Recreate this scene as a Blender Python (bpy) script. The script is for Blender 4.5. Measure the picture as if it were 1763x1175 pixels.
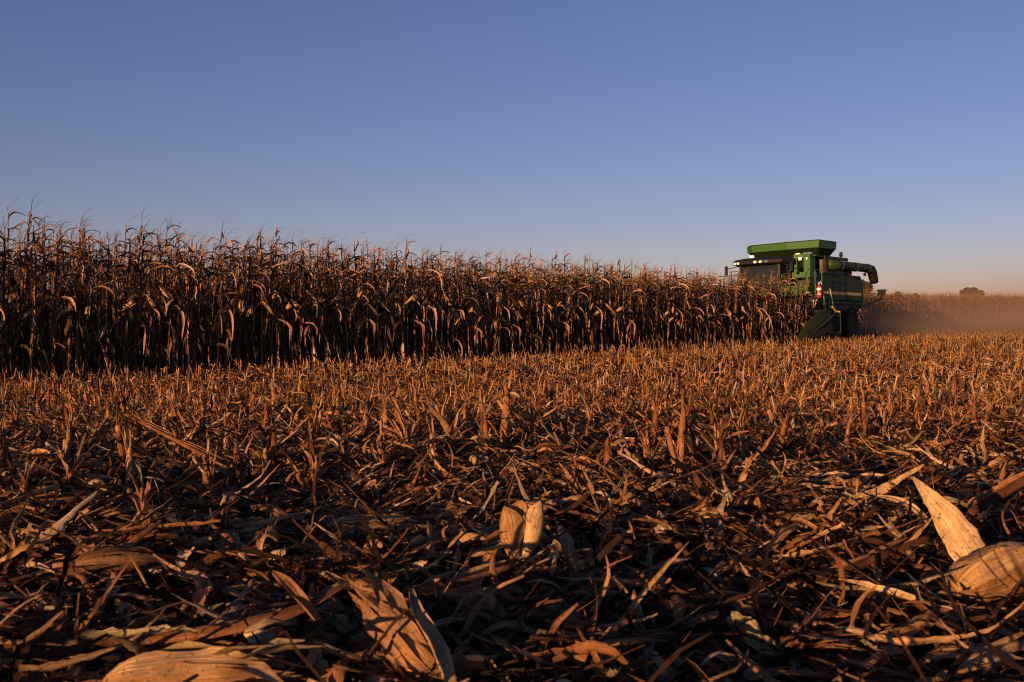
import bpy, math, random
import numpy as np
from mathutils import Vector, Matrix, Euler
random.seed(7); rng = np.random.default_rng(7)
for o in list(bpy.data.objects): bpy.data.objects.remove(o)
C = bpy.context.scene.collection
R = math.radians

# ------------------------------------------------------------------ camera, sky, sun, exposure
CAM_H = 0.50
F_PX, CX, CY, HZ = 1714.0, 881.5, 587.5, 549.0
PITCH = math.atan((CY - HZ) / F_PX)
cd = bpy.data.cameras.new('camera'); cam = bpy.data.objects.new('camera', cd); C.objects.link(cam)
cd.lens = 35.0; cd.sensor_width = 36.0; cd.clip_start = 0.02; cd.clip_end = 6000
cam.location = (0, 0, CAM_H); cam.rotation_euler = (R(90) - PITCH, 0, 0)
cd.dof.use_dof = True; cd.dof.focus_distance = 16.0; cd.dof.aperture_fstop = 16.0
bpy.context.scene.camera = cam

SUN_EL = R(6.2)
SUN_H = Vector((-0.55, -0.835, 0)).normalized()          # towards the sun, behind the left shoulder
SUN_D = (SUN_H * math.cos(SUN_EL) + Vector((0, 0, math.sin(SUN_EL)))).normalized()
ld = bpy.data.lights.new('sun', 'SUN'); ld.energy = 5.0; ld.angle = R(0.55); ld.color = (1.0, 0.51, 0.215)
lo = bpy.data.objects.new('sun', ld); C.objects.link(lo); lo.rotation_euler = SUN_D.to_track_quat('Z', 'Y').to_euler()

w = bpy.data.worlds.new('World'); bpy.context.scene.world = w; w.use_nodes = True
nt = w.node_tree; bg = nt.nodes['Background']
sky = nt.nodes.new('ShaderNodeTexSky'); sky.sky_type = 'NISHITA'; sky.sun_disc = False
sky.sun_elevation = SUN_EL; sky.sun_rotation = math.atan2(SUN_H.x, SUN_H.y)
sky.altitude = 300; sky.air_density = 1.0; sky.dust_density = 0.0; sky.ozone_density = 3.0; sky.air_density = 1.0
bal = nt.nodes.new('ShaderNodeMix'); bal.data_type = 'RGBA'; bal.blend_type = 'MULTIPLY'; bal.inputs[0].default_value = 1
bal.inputs[7].default_value = (1.17, 0.785, 0.98, 1)
nt.links.new(sky.outputs[0], bal.inputs[6]); nt.links.new(bal.outputs[2], bg.inputs[0]); bg.inputs[1].default_value = 0.068
vs = bpy.context.scene.view_settings
vs.view_transform = 'Standard'; vs.look = 'None'; vs.exposure = 0.9; vs.gamma = 1.0; vs.use_curve_mapping = False
cy = bpy.context.scene.cycles
cy.max_bounces = 5; cy.diffuse_bounces = 3; cy.transmission_bounces = 3; cy.volume_bounces = 1; cy.transparent_max_bounces = 4
cy.caustics_reflective = False; cy.caustics_refractive = False; cy.volume_step_rate = 2.0; cy.filter_width = 1.1

# ------------------------------------------------------------------ terrain
AX = R(39.5)
U = np.array([math.sin(AX), math.cos(AX)]); NV = np.array([math.cos(AX), -math.sin(AX)])   # along rows, out of the standing wall
def sst(a, b, x):
    t = np.clip((x - a) / (b - a), 0, 1); return t * t * (3 - 2 * t)
def gz(x, y):
    x = np.asarray(x, float); y = np.asarray(y, float); r = np.hypot(x, y)
    z = -0.42 * sst(1.3, 13.0, r) + 0.85 * sst(48, 105, y)
    z = z + 0.022 * sst(40, 3, r) * (np.sin(x * 9 + 2 * np.sin(y * 4)) * np.sin(y * 7.3 + 1.7 * np.sin(x * 5)) + .6 * np.sin(x * 3.3 + y * 2.2))
    z = z + 0.25 * np.exp(-((-x * .55 - y * .835 - 1.25) / .5) ** 2) * sst(14, 3, r)      # unseen ridge added behind the camera to shade the foreground
    z = z + 0.012 * np.sin(x * 2.1 + 0.7 * y) * np.sin(y * 1.7 + 1.0) + 0.02 * np.sin(x * .6 + 2) * np.sin(y * .5)
    return z
def sn(s, n): return s * U[0] + n * NV[0], s * U[1] + n * NV[1]
cp, sp_ = math.cos(PITCH), math.sin(PITCH)
def ray(px, py):
    a = (px - CX) / F_PX; b = (CY - py) / F_PX
    return np.array([a, cp + b * sp_, -sp_ + b * cp])      # camera looks down by PITCH
def PD(px, py, depth):
    d = ray(px, py); return np.array([0, 0, CAM_H]) + d * (depth / d[1])
def PG(px, py, h=0.0):
    d = ray(px, py); t = 0.3; h = h + (.018 if py > 860 else .0)
    for _ in range(4000):
        p = np.array([0, 0, CAM_H]) + d * t
        if p[2] <= gz(p[0], p[1]) + h: break
        t += 0.004 if t < 6 else 0.02
    return p

# ------------------------------------------------------------------ materials
def newmat(name):
    m = bpy.data.materials.new(name); m.use_nodes = True; return m, m.node_tree, m.node_tree.nodes['Principled BSDF']
def node(t, k, **kw):
    n = t.nodes.new(k)
    for a, b in kw.items(): setattr(n, a, b)
    return n
def ramp(t, stops, interp='LINEAR'):
    r = t.nodes.new('ShaderNodeValToRGB'); r.color_ramp.interpolation = interp
    el = r.color_ramp.elements
    while len(el) < len(stops): el.new(0.5)
    for e, (p, c) in zip(el, stops): e.position = p; e.color = (*c, 1)
    return r
def corn_material(name, stops, fibre=0.5, translucent=0.22, streak=18, gain=1.0):
    m, t, b = newmat(name); L = t.links.new
    at = node(t, 'ShaderNodeAttribute', attribute_name='tint'); sx = node(t, 'ShaderNodeSeparateColor'); L(at.outputs['Color'], sx.inputs[0])
    rp = ramp(t, [(p_, tuple(gain * v_ for v_ in c_)) for p_, c_ in stops]); L(sx.outputs[0], rp.inputs[0])
    sA = node(t, 'ShaderNodeMath', operation='MULTIPLY'); sA.inputs[1].default_value = streak; L(sx.outputs[2], sA.inputs[0])
    sB = node(t, 'ShaderNodeMath', operation='MULTIPLY'); sB.inputs[1].default_value = 2.2; L(sx.outputs[1], sB.inputs[0])
    sC = node(t, 'ShaderNodeMath', operation='MULTIPLY'); sC.inputs[1].default_value = 60; L(sx.outputs[0], sC.inputs[0])
    cb = node(t, 'ShaderNodeCombineXYZ'); L(sA.outputs[0], cb.inputs[0]); L(sB.outputs[0], cb.inputs[1]); L(sC.outputs[0], cb.inputs[2])
    nz = node(t, 'ShaderNodeTexNoise'); nz.inputs['Scale'].default_value = 1.0; nz.inputs['Detail'].default_value = 3; L(cb.outputs[0], nz.inputs['Vector'])
    g = node(t, 'ShaderNodeNewGeometry')
    n2 = node(t, 'ShaderNodeTexNoise'); n2.inputs['Scale'].default_value = 28; n2.inputs['Detail'].default_value = 3; L(g.outputs['Position'], n2.inputs['Vector'])
    mr = node(t, 'ShaderNodeMapRange'); mr.inputs[1].default_value = .3; mr.inputs[2].default_value = .7; mr.inputs[3].default_value = 1 - fibre; mr.inputs[4].default_value = 1.12; L(nz.outputs[0], mr.inputs[0])
    mr2 = node(t, 'ShaderNodeMapRange'); mr2.inputs[1].default_value = .35; mr2.inputs[2].default_value = .65; mr2.inputs[3].default_value = .62; mr2.inputs[4].default_value = 1.1; L(n2.outputs[0], mr2.inputs[0])
    mm0 = node(t, 'ShaderNodeMath', operation='MULTIPLY'); L(mr.outputs[0], mm0.inputs[0]); L(mr2.outputs[0], mm0.inputs[1])
    n3 = node(t, 'ShaderNodeTexNoise'); n3.inputs['Scale'].default_value = 140; n3.inputs['Detail'].default_value = 4; L(g.outputs['Position'], n3.inputs['Vector'])
    mr3 = node(t, 'ShaderNodeMapRange'); mr3.inputs[1].default_value = .57; mr3.inputs[2].default_value = .66; mr3.inputs[3].default_value = 1; mr3.inputs[4].default_value = .45; L(n3.outputs[0], mr3.inputs[0])
    mm = node(t, 'ShaderNodeMath', operation='MULTIPLY'); L(mm0.outputs[0], mm.inputs[0]); L(mr3.outputs[0], mm.inputs[1])
    vm = node(t, 'ShaderNodeVectorMath', operation='SCALE'); L(rp.outputs[0], vm.inputs[0]); L(mm.outputs[0], vm.inputs['Scale'])
    L(vm.outputs[0], b.inputs['Base Color']); b.inputs['Roughness'].default_value = 0.7; b.inputs['Specular IOR Level'].default_value = 0.2
    bp = node(t, 'ShaderNodeBump'); bp.inputs['Strength'].default_value = .9; bp.inputs['Distance'].default_value = .003; L(nz.outputs[0], bp.inputs['Height']); L(bp.outputs[0], b.inputs['Normal'])
    if translucent:
        tr = node(t, 'ShaderNodeBsdfTranslucent'); L(vm.outputs[0], tr.inputs[0])
        mx = node(t, 'ShaderNodeMixShader'); mx.inputs[0].default_value = translucent
        out = t.nodes['Material Output']; L(b.outputs[0], mx.inputs[1]); L(tr.outputs[0], mx.inputs[2]); L(mx.outputs[0], out.inputs[0])
    return m
TAN = [(0.0, (.022, .013, .008)), (.25, (.09, .042, .02)), (.42, (.28, .12, .045)), (.6, (.45, .225, .09)), (.78, (.58, .36, .17)), (.92, (.70, .53, .33)), (1.0, (.20, .19, .06))]
M_LITTER = corn_material('dry_corn_residue', TAN, .6, .2, 24, 1.12)
STAND = [(0.0, (.022, .018, .011)), (.25, (.06, .038, .02)), (.45, (.20, .105, .052)), (.68, (.42, .23, .125)), (.86, (.60, .40, .25)), (.94, (.10, .10, .04)), (1.0, (.09, .10, .035))]
M_CORN = corn_material('dry_standing_corn', STAND, .45, .25, gain=1.15)
HUSK = [(0.0, (.16, .085, .035)), (.3, (.38, .20, .08)), (.6, (.52, .31, .13)), (.85, (.62, .44, .23)), (1.0, (.26, .24, .08))]
M_HUSK = corn_material('pale_corn_husk', HUSK, .5, .15, 22)

def soil_mat():
    m, t, b = newmat('dark_soil'); L = t.links.new
    g = node(t, 'ShaderNodeNewGeometry'); n = node(t, 'ShaderNodeTexNoise'); n.inputs['Scale'].default_value = 9; n.inputs['Detail'].default_value = 8; L(g.outputs['Position'], n.inputs['Vector'])
    rp = ramp(t, [(.3, (.009, .006, .004)), (.55, (.032, .018, .010)), (.75, (.11, .055, .022))]); L(n.outputs[0], rp.inputs[0]); L(rp.outputs[0], b.inputs['Base Color'])
    b.inputs['Roughness'].default_value = .95; b.inputs['Specular IOR Level'].default_value = 0
    bp = node(t, 'ShaderNodeBump'); bp.inputs['Strength'].default_value = .8; bp.inputs['Distance'].default_value = .03; L(n.outputs[0], bp.inputs['Height']); L(bp.outputs[0], b.inputs['Normal'])
    return m
M_SOIL = soil_mat()
def paint(name, col, rough=.45, dirt=(.16, .11, .07), amount=.45, metallic=0.0, coat=0.0):
    m, t, b = newmat(name); L = t.links.new
    g = node(t, 'ShaderNodeNewGeometry'); n = node(t, 'ShaderNodeTexNoise'); n.inputs['Scale'].default_value = 2.3; n.inputs['Detail'].default_value = 7; n.inputs['Roughness'].default_value = .65; L(g.outputs['Position'], n.inputs['Vector'])
    mr = node(t, 'ShaderNodeMapRange'); mr.inputs[1].default_value = .38; mr.inputs[2].default_value = .75; mr.inputs[3].default_value = .08 * amount; mr.inputs[4].default_value = amount; L(n.outputs[0], mr.inputs[0])
    mx = node(t, 'ShaderNodeMix', data_type='RGBA'); L(mr.outputs[0], mx.inputs[0]); mx.inputs[6].default_value = (*col, 1); mx.inputs[7].default_value = (*dirt, 1)
    L(mx.outputs[2], b.inputs['Base Color']); b.inputs['Specular IOR Level'].default_value = .18 if rough > .55 else .4; b.inputs['Roughness'].default_value = rough; b.inputs['Metallic'].default_value = metallic; b.inputs['Coat Weight'].default_value = coat
    return m
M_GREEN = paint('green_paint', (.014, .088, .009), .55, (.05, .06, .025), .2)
M_UNDER = paint('shaded_hopper_panel', (.010, .028, .008), .75, (.03, .025, .014), .5)  # hopper green darkened, the underside's shade put into the colour
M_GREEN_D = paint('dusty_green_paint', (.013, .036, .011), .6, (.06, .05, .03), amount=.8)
M_YEL = paint('yellow_paint', (.55, .36, .02), .5)
M_BLACK = paint('black_plastic', (.008, .009, .009), .6, amount=.06)
M_DARKM = paint('dark_metal', (.03, .03, .03), .5, metallic=.4)
M_TYRE = paint('dusty_tyre_rubber', (.015, .015, .015), .85, (.12, .08, .05), .8)
M_RED = paint('red_paint', (.45, .012, .012), .3, amount=.1)
M_WHITE = paint('white_label', (.75, .72, .66), .5, amount=.1)
M_AMBER = paint('amber_lens', (.7, .33, .04), .25, amount=.1)
M_CHROME = paint('mirror_glass', (.55, .6, .65), .08, metallic=1.0, amount=.1)
def glass_mat():
    m, t, b = newmat('tinted_cab_glass'); b.inputs['Base Color'].default_value = (.02, .03, .035, 1); b.inputs['Roughness'].default_value = .06
    b.inputs['Transmission Weight'].default_value = .35; b.inputs['IOR'].default_value = 1.3; return m
M_GLASS = glass_mat()
def lamp_mat(name, s):
    m, t, b = newmat(name); b.inputs['Base Color'].default_value = (.8, .78, .72, 1); b.inputs['Roughness'].default_value = .15
    b.inputs['Emission Color'].default_value = (1, .86, .66, 1); b.inputs['Emission Strength'].default_value = s; return m
M_LAMP = lamp_mat('lamp_lens', .0); M_LAMP_ON = lamp_mat('lit_lamp_lens', .25)
M_RIM = paint('dusty_rim', (.16, .10, .03), .7, (.07, .045, .025), .9)
M_SNOUT = paint('shade_darkened_header_green', (.006, .020, .005), .85, (.03, .026, .016), .8)  # header green darkened, shade from the corn painted into it
M_BUSH = corn_material('bush_leaf', [(0, (.015, .02, .008)), (.5, (.04, .055, .02)), (1, (.09, .08, .03))], .2, .2)

# ------------------------------------------------------------------ geometry kit: a piece is (V, F quads, Cl)
def cat(ps):
    V, F, K, o = [], [], [], 0
    for v, f, k in ps:
        V.append(v); F.append(f + o); K.append(k); o += len(v)
    return np.concatenate(V), np.concatenate(F), np.concatenate(K)
def obj(name, piece, mat, parent=None, loc=None, smooth=False):
    v, f, k = piece
    if loc is not None: v = v - np.asarray(loc)
    me = bpy.data.meshes.new(name); n, q = len(v), len(f)
    me.vertices.add(n); me.vertices.foreach_set('co', np.ascontiguousarray(v, dtype=np.float32).ravel())
    me.loops.add(4 * q); me.polygons.add(q)
    me.loops.foreach_set('vertex_index', np.ascontiguousarray(f, dtype=np.int32).ravel())
    me.polygons.foreach_set('loop_start', np.arange(0, 4 * q, 4, dtype=np.int32))
    if not smooth: smooth = mat in (M_LITTER, M_CORN, M_HUSK)
    me.polygons.foreach_set('use_smooth', np.full(q, bool(smooth)))
    a = me.color_attributes.new('tint', 'FLOAT_COLOR', 'POINT'); a.data.foreach_set('color', np.ascontiguousarray(k, dtype=np.float32).ravel())
    me.update(calc_edges=True); me.materials.append(mat)
    o = bpy.data.objects.new(name, me); C.objects.link(o)
    if parent: o.parent = parent
    if loc is not None: o.location = loc
    return o
def tag(o, label=None, cat_=None, group=None, kind=None):
    if label: o['label'] = label
    if cat_: o['category'] = cat_
    if group: o['group'] = group
    if kind: o['kind'] = kind
    return o
def empty(name, loc, rz=0):
    o = bpy.data.objects.new(name, None); C.objects.link(o); o.location = loc; o.rotation_euler = (0, 0, rz); o.empty_display_size = .1; return o
def unit(a):
    a = np.asarray(a, float); return a / np.maximum(np.linalg.norm(a, axis=-1, keepdims=True), 1e-9)
def tangents(P):
    T = np.gradient(P, axis=0); return unit(T)
def ribbon(P, W, up=(0, 0, 1), cup=0.15, twist=0.0, tone=.5, across=2, ragged=0.0, r=random):
    """a leaf strip along P with widths W; cup>0 folds it along the midrib"""
    P = np.asarray(P, float); n = len(P); T = tangents(P); upv = np.broadcast_to(np.asarray(up, float), (n, 3))
    S = np.cross(T, upv); bad = np.linalg.norm(S, axis=1) < .15; S[bad] = np.cross(T[bad], (1, .3, .1)); S = unit(S); Nn = unit(np.cross(S, T))
    tw = np.broadcast_to(np.asarray(twist, float), (n,)) if np.ndim(twist) else np.linspace(0, twist, n)
    S2 = S * np.cos(tw)[:, None] + Nn * np.sin(tw)[:, None]; N2 = np.cross(S2, T)
    W = np.asarray(W, float); m = across + 1; V = np.zeros((n, m, 3)); K = np.zeros((n, m, 4)); K[..., 3] = 1
    for j in range(m):
        c = j / across * 2 - 1
        ww = W * c
        if ragged and j in (0, across): ww = ww * (1 - ragged * np.array([r.random() for _ in range(n)]))
        V[:, j] = P + S2 * (ww / 2)[:, None] + N2 * (cup * W * (c * c))[:, None]
        K[:, j, 2] = j / across
    K[..., 0] = tone; K[..., 1] = np.linspace(0, 1, n)[:, None]
    i = np.arange(n - 1)[:, None] * m + np.arange(m - 1)[None, :]
    F = np.stack([i, i + 1, i + m + 1, i + m], -1).reshape(-1, 4)
    return V.reshape(-1, 3), F, K.reshape(-1, 4)
def tube(P, Rd, sides=6, tone=.5, flat=1.0, cap=True):
    P = np.asarray(P, float); Rd = np.broadcast_to(np.asarray(Rd, float), (len(P),)).copy()
    if cap:
        T0 = tangents(P); P = np.vstack([P[:1], P, P[-1:]]); Rd = np.concatenate([[Rd[0] * .02], Rd, [Rd[-1] * .02]]); T = np.vstack([T0[:1], T0, T0[-1:]])
    else: T = tangents(P)
    n = len(P); ref = np.array([0, 0, 1.]) if abs(T[:, 2]).mean() < .8 else np.array([1., 0, 0])
    A = unit(np.cross(T, ref)); B = np.cross(T, A); an = np.arange(sides) * 2 * math.pi / sides
    V = P[:, None] + Rd[:, None, None] * (np.cos(an)[None, :, None] * A[:, None] + flat * np.sin(an)[None, :, None] * B[:, None])
    K = np.ones((n, sides, 4)); K[..., 0] = tone; K[..., 1] = np.linspace(0, 1, n)[:, None]; K[..., 2] = np.abs(np.arange(sides) / sides * 2 - 1)
    i = np.arange(n - 1)[:, None] * sides; j = np.arange(sides)[None, :]; j2 = (j + 1) % sides
    F = np.stack([i + j, i + j2, i + sides + j2, i + sides + j], -1).reshape(-1, 4)
    return V.reshape(-1, 3), F, K.reshape(-1, 4)
def box(x0, x1, y0, y1, z0, z1, tone=.5):
    v = np.array([[x, y, z] for z in (z0, z1) for x, y in ((x0, y0), (x1, y0), (x1, y1), (x0, y1))], float)
    f = np.array([[3, 2, 1, 0], [4, 5, 6, 7], [0, 1, 5, 4], [1, 2, 6, 5], [2, 3, 7, 6], [3, 0, 4, 7]])
    k = np.ones((8, 4)); k[:, :3] = tone; return v, f, k
def loft(rings, capends=True):
    """rings: list of (m,3) loops with equal m"""
    Rg = np.array(rings, float); n, m = Rg.shape[:2]
    if capends:
        Rg = np.concatenate([Rg[:1].mean(1, keepdims=True) + (Rg[:1] - Rg[:1].mean(1, keepdims=True)) * .001, Rg, Rg[-1:].mean(1, keepdims=True) + (Rg[-1:] - Rg[-1:].mean(1, keepdims=True)) * .001]); n += 2
    i = np.arange(n - 1)[:, None] * m; j = np.arange(m)[None, :]; j2 = (j + 1) % m
    F = np.stack([i + j, i + j2, i + m + j2, i + m + j], -1).reshape(-1, 4)
    k = np.ones((n * m, 4)); k[:, :3] = .5
    return Rg.reshape(-1, 3), F, k
def bar(a, b, w=.04, h=None, tone=.5):
    h = h or w; a = np.array(a, float); b = np.array(b, float); t = unit(b - a)
    ref = np.array([0, 0, 1.]) if abs(t[2]) < .9 else np.array([1., 0, 0]); s = unit(np.cross(t, ref)); q = np.cross(s, t)
    L = lambda p: [p + s * w / 2 + q * h / 2, p - s * w / 2 + q * h / 2, p - s * w / 2 - q * h / 2, p + s * w / 2 - q * h / 2]
    return loft([L(a), L(b)])
def ubox(bx_, r=.05):
    x0, x1, y0, y1, z0, z1 = bx_
    def ring(z, i): return [(x0 + i + r, y0 + i, z), (x1 - i - r, y0 + i, z), (x1 - i, y0 + i + r, z), (x1 - i, y1 - i - r, z), (x1 - i - r, y1 - i, z), (x0 + i + r, y1 - i, z), (x0 + i, y1 - i - r, z), (x0 + i, y0 + i + r, z)]
    return loft([ring(z0, r * .6), ring(z0 + r * .6, 0), ring(z1 - r * .6, 0), ring(z1, r * .6)])
def merge(variants, which, M, T, dt):
    out = []
    for vi, (v, f, k) in enumerate(variants):
        ix = np.nonzero(which == vi)[0]
        if not len(ix): continue
        V = np.einsum('nij,vj->nvi', M[ix], v) + T[ix][:, None]
        F = f[None] + (np.arange(len(ix)) * len(v))[:, None, None]
        K = np.repeat(k[None], len(ix), 0).copy(); K[..., 0] = np.clip(K[..., 0] + dt[ix][:, None], 0, .97)
        out.append((V.reshape(-1, 3), F.reshape(-1, 4), K.reshape(-1, 4)))
    return cat(out)
def rots(yaw, tx, ty, sc, scz=None):
    """yaw about z after tilts"""
    n = len(yaw); scz = sc if scz is None else scz
    cz, sz, cx_, sx_, cy_, sy_ = np.cos(yaw), np.sin(yaw), np.cos(tx), np.sin(tx), np.cos(ty), np.sin(ty)
    Z = np.zeros((n, 3, 3)); X = Z.copy(); Y = Z.copy(); Sx = Z.copy()
    Z[:, 0, 0] = cz; Z[:, 0, 1] = -sz; Z[:, 1, 0] = sz; Z[:, 1, 1] = cz; Z[:, 2, 2] = 1
    X[:, 0, 0] = 1; X[:, 1, 1] = cx_; X[:, 1, 2] = -sx_; X[:, 2, 1] = sx_; X[:, 2, 2] = cx_
    Y[:, 1, 1] = 1; Y[:, 0, 0] = cy_; Y[:, 0, 2] = sy_; Y[:, 2, 0] = -sy_; Y[:, 2, 2] = cy_
    Sx[:, 0, 0] = sc; Sx[:, 1, 1] = sc; Sx[:, 2, 2] = scz
    return Z @ X @ Y @ Sx
def rr(a, b): return random.uniform(a, b)

# ------------------------------------------------------------------ the setting: field ground
def ground():
    def axis(lim, near, first, g):
        a = [0.0]; s = first
        while a[-1] < lim:
            a.append(a[-1] + s)
            if a[-1] > near: s *= g
        return np.array(a)
    p = axis(3000, 5, .07, 1.07); xs = np.concatenate([-p[:0:-1], p]); ys = xs
    X, Y = np.meshgrid(xs, ys); Z = gz(X, Y) - .012
    n, m = X.shape; V = np.stack([X, Y, Z], -1).reshape(-1, 3)
    i = np.arange(n - 1)[:, None] * m + np.arange(m - 1)[None]; F = np.stack([i, i + 1, i + m + 1, i + m], -1).reshape(-1, 4)
    k = np.ones((len(V), 4)) * .5
    tag(obj('ground', (V, F, k), M_SOIL, smooth=True), 'dark soil of the harvested corn field under the residue', kind='structure')
ground()

# ------------------------------------------------------------------ corn plants
def leaf_path(h, az, L, e0, drop, n, wob=.25, base=(0, 0)):
    p = np.array([base[0], base[1], h]); P = [p.copy()]; e = e0; a = az
    for i in range(n):
        t = (i + 1) / n
        e = e0 - drop * t ** 1.15 + rr(-wob, wob) * .5; a += rr(-wob, wob)
        e = max(e, -1.62)
        p = p + np.array([math.cos(a) * math.cos(e), math.sin(a) * math.cos(e), math.sin(e)]) * (L / n); P.append(p.copy())
    return np.array(P)
def corn_plant(H, seg, across, sides, nleaf):
    lean = (rr(-.03, .05), rr(-.03, .03))
    def st(z): return np.array([lean[0] * z * z / H + 0.0, lean[1] * z * z / H, z])
    zs = np.linspace(-.05, H * .93, 9 if sides > 3 else 4); stone = rr(.25, .7)
    stalk = tube([st(z) for z in zs], [max(.004, .0125 * (1 - .72 * z / H)) for z in zs], sides, stone)
    if sides > 3:
        nodes = [tube([st(z - .008), st(z), st(z + .008)], [.009 * (1 - .5 * z / H), .015 * (1 - .6 * z / H), .009 * (1 - .5 * z / H)], 5, .2, cap=False) for z in np.arange(.12, H * .8, .19)]
        stalk = cat([stalk] + nodes)
    lv = []; az = rr(0, 6.28)
    for i in range(nleaf):
        t = i / (nleaf - 1); h = .18 + t ** .85 * (H * .9 - .2); az += math.pi + rr(-.5, .5)
        a = az
        if t > .7: a = (rr(-1.3, 1.3) if random.random() < .65 else rr(0, 6.28))
        L = rr(.45, .9) * (1 - .4 * t) * (.7 if t < .15 else .8 if t > .86 else 1)
        if t < .6:   e0, drop = rr(-.6, .95), rr(1.3, 3.2)
        else:        e0, drop = rr(.7, 1.45), rr(.9, 2.8)
        if random.random() < (.9 if t < .25 else .5 if t < .75 else .25): e0, drop = rr(-1.5, -1.1), .2; L *= .8
        n = seg; P = leaf_path(h, a, L, e0, drop, n, (.42 if t < .62 else .48) if seg > 5 else .2, st(h)[:2])
        tt = np.linspace(0, 1, n + 1); wd = rr(.034, .076) if t < .62 else rr(.028, .064) * (.8 if t > .86 else 1); W = wd * np.minimum(1, .55 + tt * 3) * np.clip(1.12 - tt ** 2.2, .04, 1)
        lv.append(ribbon(P, W, cup=rr(.1, .45), twist=rr(-2.6, 2.6), tone=min(.97, max(0, random.gauss(.45, .27))), across=across, ragged=.3 if across > 1 else 0))
        if seg > 5 and random.random() < .65:     # sheath clinging to the stalk, torn and curled
            hs = rr(.1, .17); b0 = st(h - hs); b1 = st(h)
            lv.append(ribbon([b0 + np.array([rr(-.012, .012), rr(-.012, .012), 0]), (b0 + b1) / 2 + np.array([rr(-.018, .018), rr(-.018, .018), 0]), b1, b1 + np.array([rr(-.03, .03), rr(-.03, .03), .03])], [.02, .034, .03, .016], cup=.5, tone=rr(.3, .85), across=across, twist=rr(-1, 1)))
    foliage = cat(lv)
    ts = []; top = st(H * .92); wind = rr(.4, 1.3)
    nb = random.randint(2, 5) if seg > 5 else 3
    for b in range(nb + 1):
        L = rr(.26, .4) if b == 0 else rr(.13, .3); a = rr(0, 6.28); e = 1.45 if b == 0 else rr(.7, 1.2); p = top + np.array([0, 0, .0 if b == 0 else rr(-.02, .06)]); P = [p]
        m = 5 if seg > 5 else 3
        for q in range(m):
            tq = (q + 1) / m; d = np.array([math.cos(a) * math.cos(e) + wind * tq * 1.25, math.sin(a) * math.cos(e), math.sin(e) - wind * tq * tq * .9]); p = p + unit(d) * L / m; P.append(p)
        ts.append(ribbon(P, np.linspace(.010, .004, m + 1), cup=0, twist=rr(-1, 1), tone=rr(.45, .8), across=1))
    tassel = cat(ts); ear = None
    if random.random() < .85 or seg > 5:
        h = rr(.75, 1.45) * H / 2.4; a = rr(0, 6.28); dn = rr(.3, 1.0) if random.random() < .6 else rr(-1.2, -.3)
        d = np.array([math.cos(a) * .75, math.sin(a) * .75, -dn]); d = unit(d); b = st(h)
        P = [b + d * t for t in (0, .04, .09, .16, .22, .27)]; ear = tube(P, [.008, .014, .026, .028, .02, .006], sides + 1, rr(.55, .85))
        if seg > 5:
            hk = []
            for q in range(4):
                o = np.array([rr(-1, 1), rr(-1, 1), rr(-1, 1)]) * .012
                hk.append(ribbon([b + d * .02, b + d * .08 + o * 1.9, b + d * .17 + o * 2.2, b + d * rr(.26, .34) + o * 3.6], [.012, .034, .03, .006], cup=.3, tone=rr(.5, .92), across=2, twist=rr(-1, 1)))
            ear = cat([ear] + hk)
    return stalk, foliage, tassel, ear
PLANTS = [corn_plant(rr(2.3, 2.62), 8, 2, 5, random.randint(12, 16)) for _ in range(24)]
PL_MID = [cat([q for q in corn_plant(rr(2.3, 2.62), 5, 1, 3, 12) if q is not None]) for _ in range(10)]
PL_LOW = [cat([q for q in corn_plant(rr(2.25, 2.6), 3, 1, 3, 9) if q is not None]) for _ in range(8)]
FRONT = -14.44; ROW = .76
S_END = 33.6
protos = []
def plant_root(i):
    st, fo, ta, ea = PLANTS[i]; r = empty('corn_plant', (0, 0, 0)); ch = []
    ch.append(obj('stalk', st, M_CORN, r, smooth=True)); ch.append(obj('foliage', fo, M_CORN, r)); ch.append(obj('tassel', ta, M_CORN, r))
    if ea is not None: ch.append(obj('ear', ea, M_HUSK, r))
    return r, ch
used = {}
def proj(x, y, z=0.):
    d = np.array([x, y, z - CAM_H]); yy = d[1] * cp - d[2] * sp_; zz = d[1] * sp_ + d[2] * cp
    return CX + F_PX * d[0] / yy, CY - F_PX * zz / yy, yy
cands = []
for k in range(0, 2):
    s = 3.0
    while s < S_END:
        s += rr(.13, .22); x, y = sn(s, FRONT - k * ROW + rr(-.04, .04)); px, py, dep = proj(x, y, 0)
        if -90 < px < 1440: cands.append((dep + k * 4.5, x, y, k, s))
cands.sort(); IND = cands[:298]; REST = cands[298:]
def corn_end_jitter(): return rr(-.3, .3)
for i, (dep, x, y, k, s) in enumerate(IND):
    v = random.randrange(len(PLANTS)); tone = 'front' if k == 0 else 'second'
    if v not in used: r, ch = plant_root(v); used[v] = (r, ch)
    else:
        r0, ch0 = used[v]; r = r0.copy(); C.objects.link(r)
        for c in ch0: c2 = c.copy(); C.objects.link(c2); c2.parent = r
    r.location = (x, y, float(gz(x, y)) - .01); r.rotation_euler = (rr(-.05, .05), rr(-.04, .06), rr(-.7, .7)); sc = rr(.87, 1.06); r.scale = (sc, sc, sc * rr(.96, 1.04))
    tag(r, 'dry brown corn plant standing in the %s row of the uncut corn' % ('open edge' if k == 0 else 'second'), 'corn plant', 'corn plants in the %s row of the uncut corn' % ('edge' if k == 0 else 'second'))
def mass(name, pts, variants, mat, label, cat_, tone=.1, lean=.06, sc=(.9, 1.08), yaw=.7, kind='stuff'):
    pts = np.array(pts); n = len(pts); T = np.column_stack([pts, gz(pts[:, 0], pts[:, 1]) - .01])
    M = rots(rng.uniform(-yaw, yaw, n), rng.normal(0, lean, n), rng.normal(0, lean, n), rng.uniform(*sc, n), rng.uniform(*sc, n))
    return tag(obj(name, merge(variants, rng.integers(0, len(variants), n), M, T, rng.normal(0, tone, n)), mat), label, cat_, kind=kind)
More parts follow.
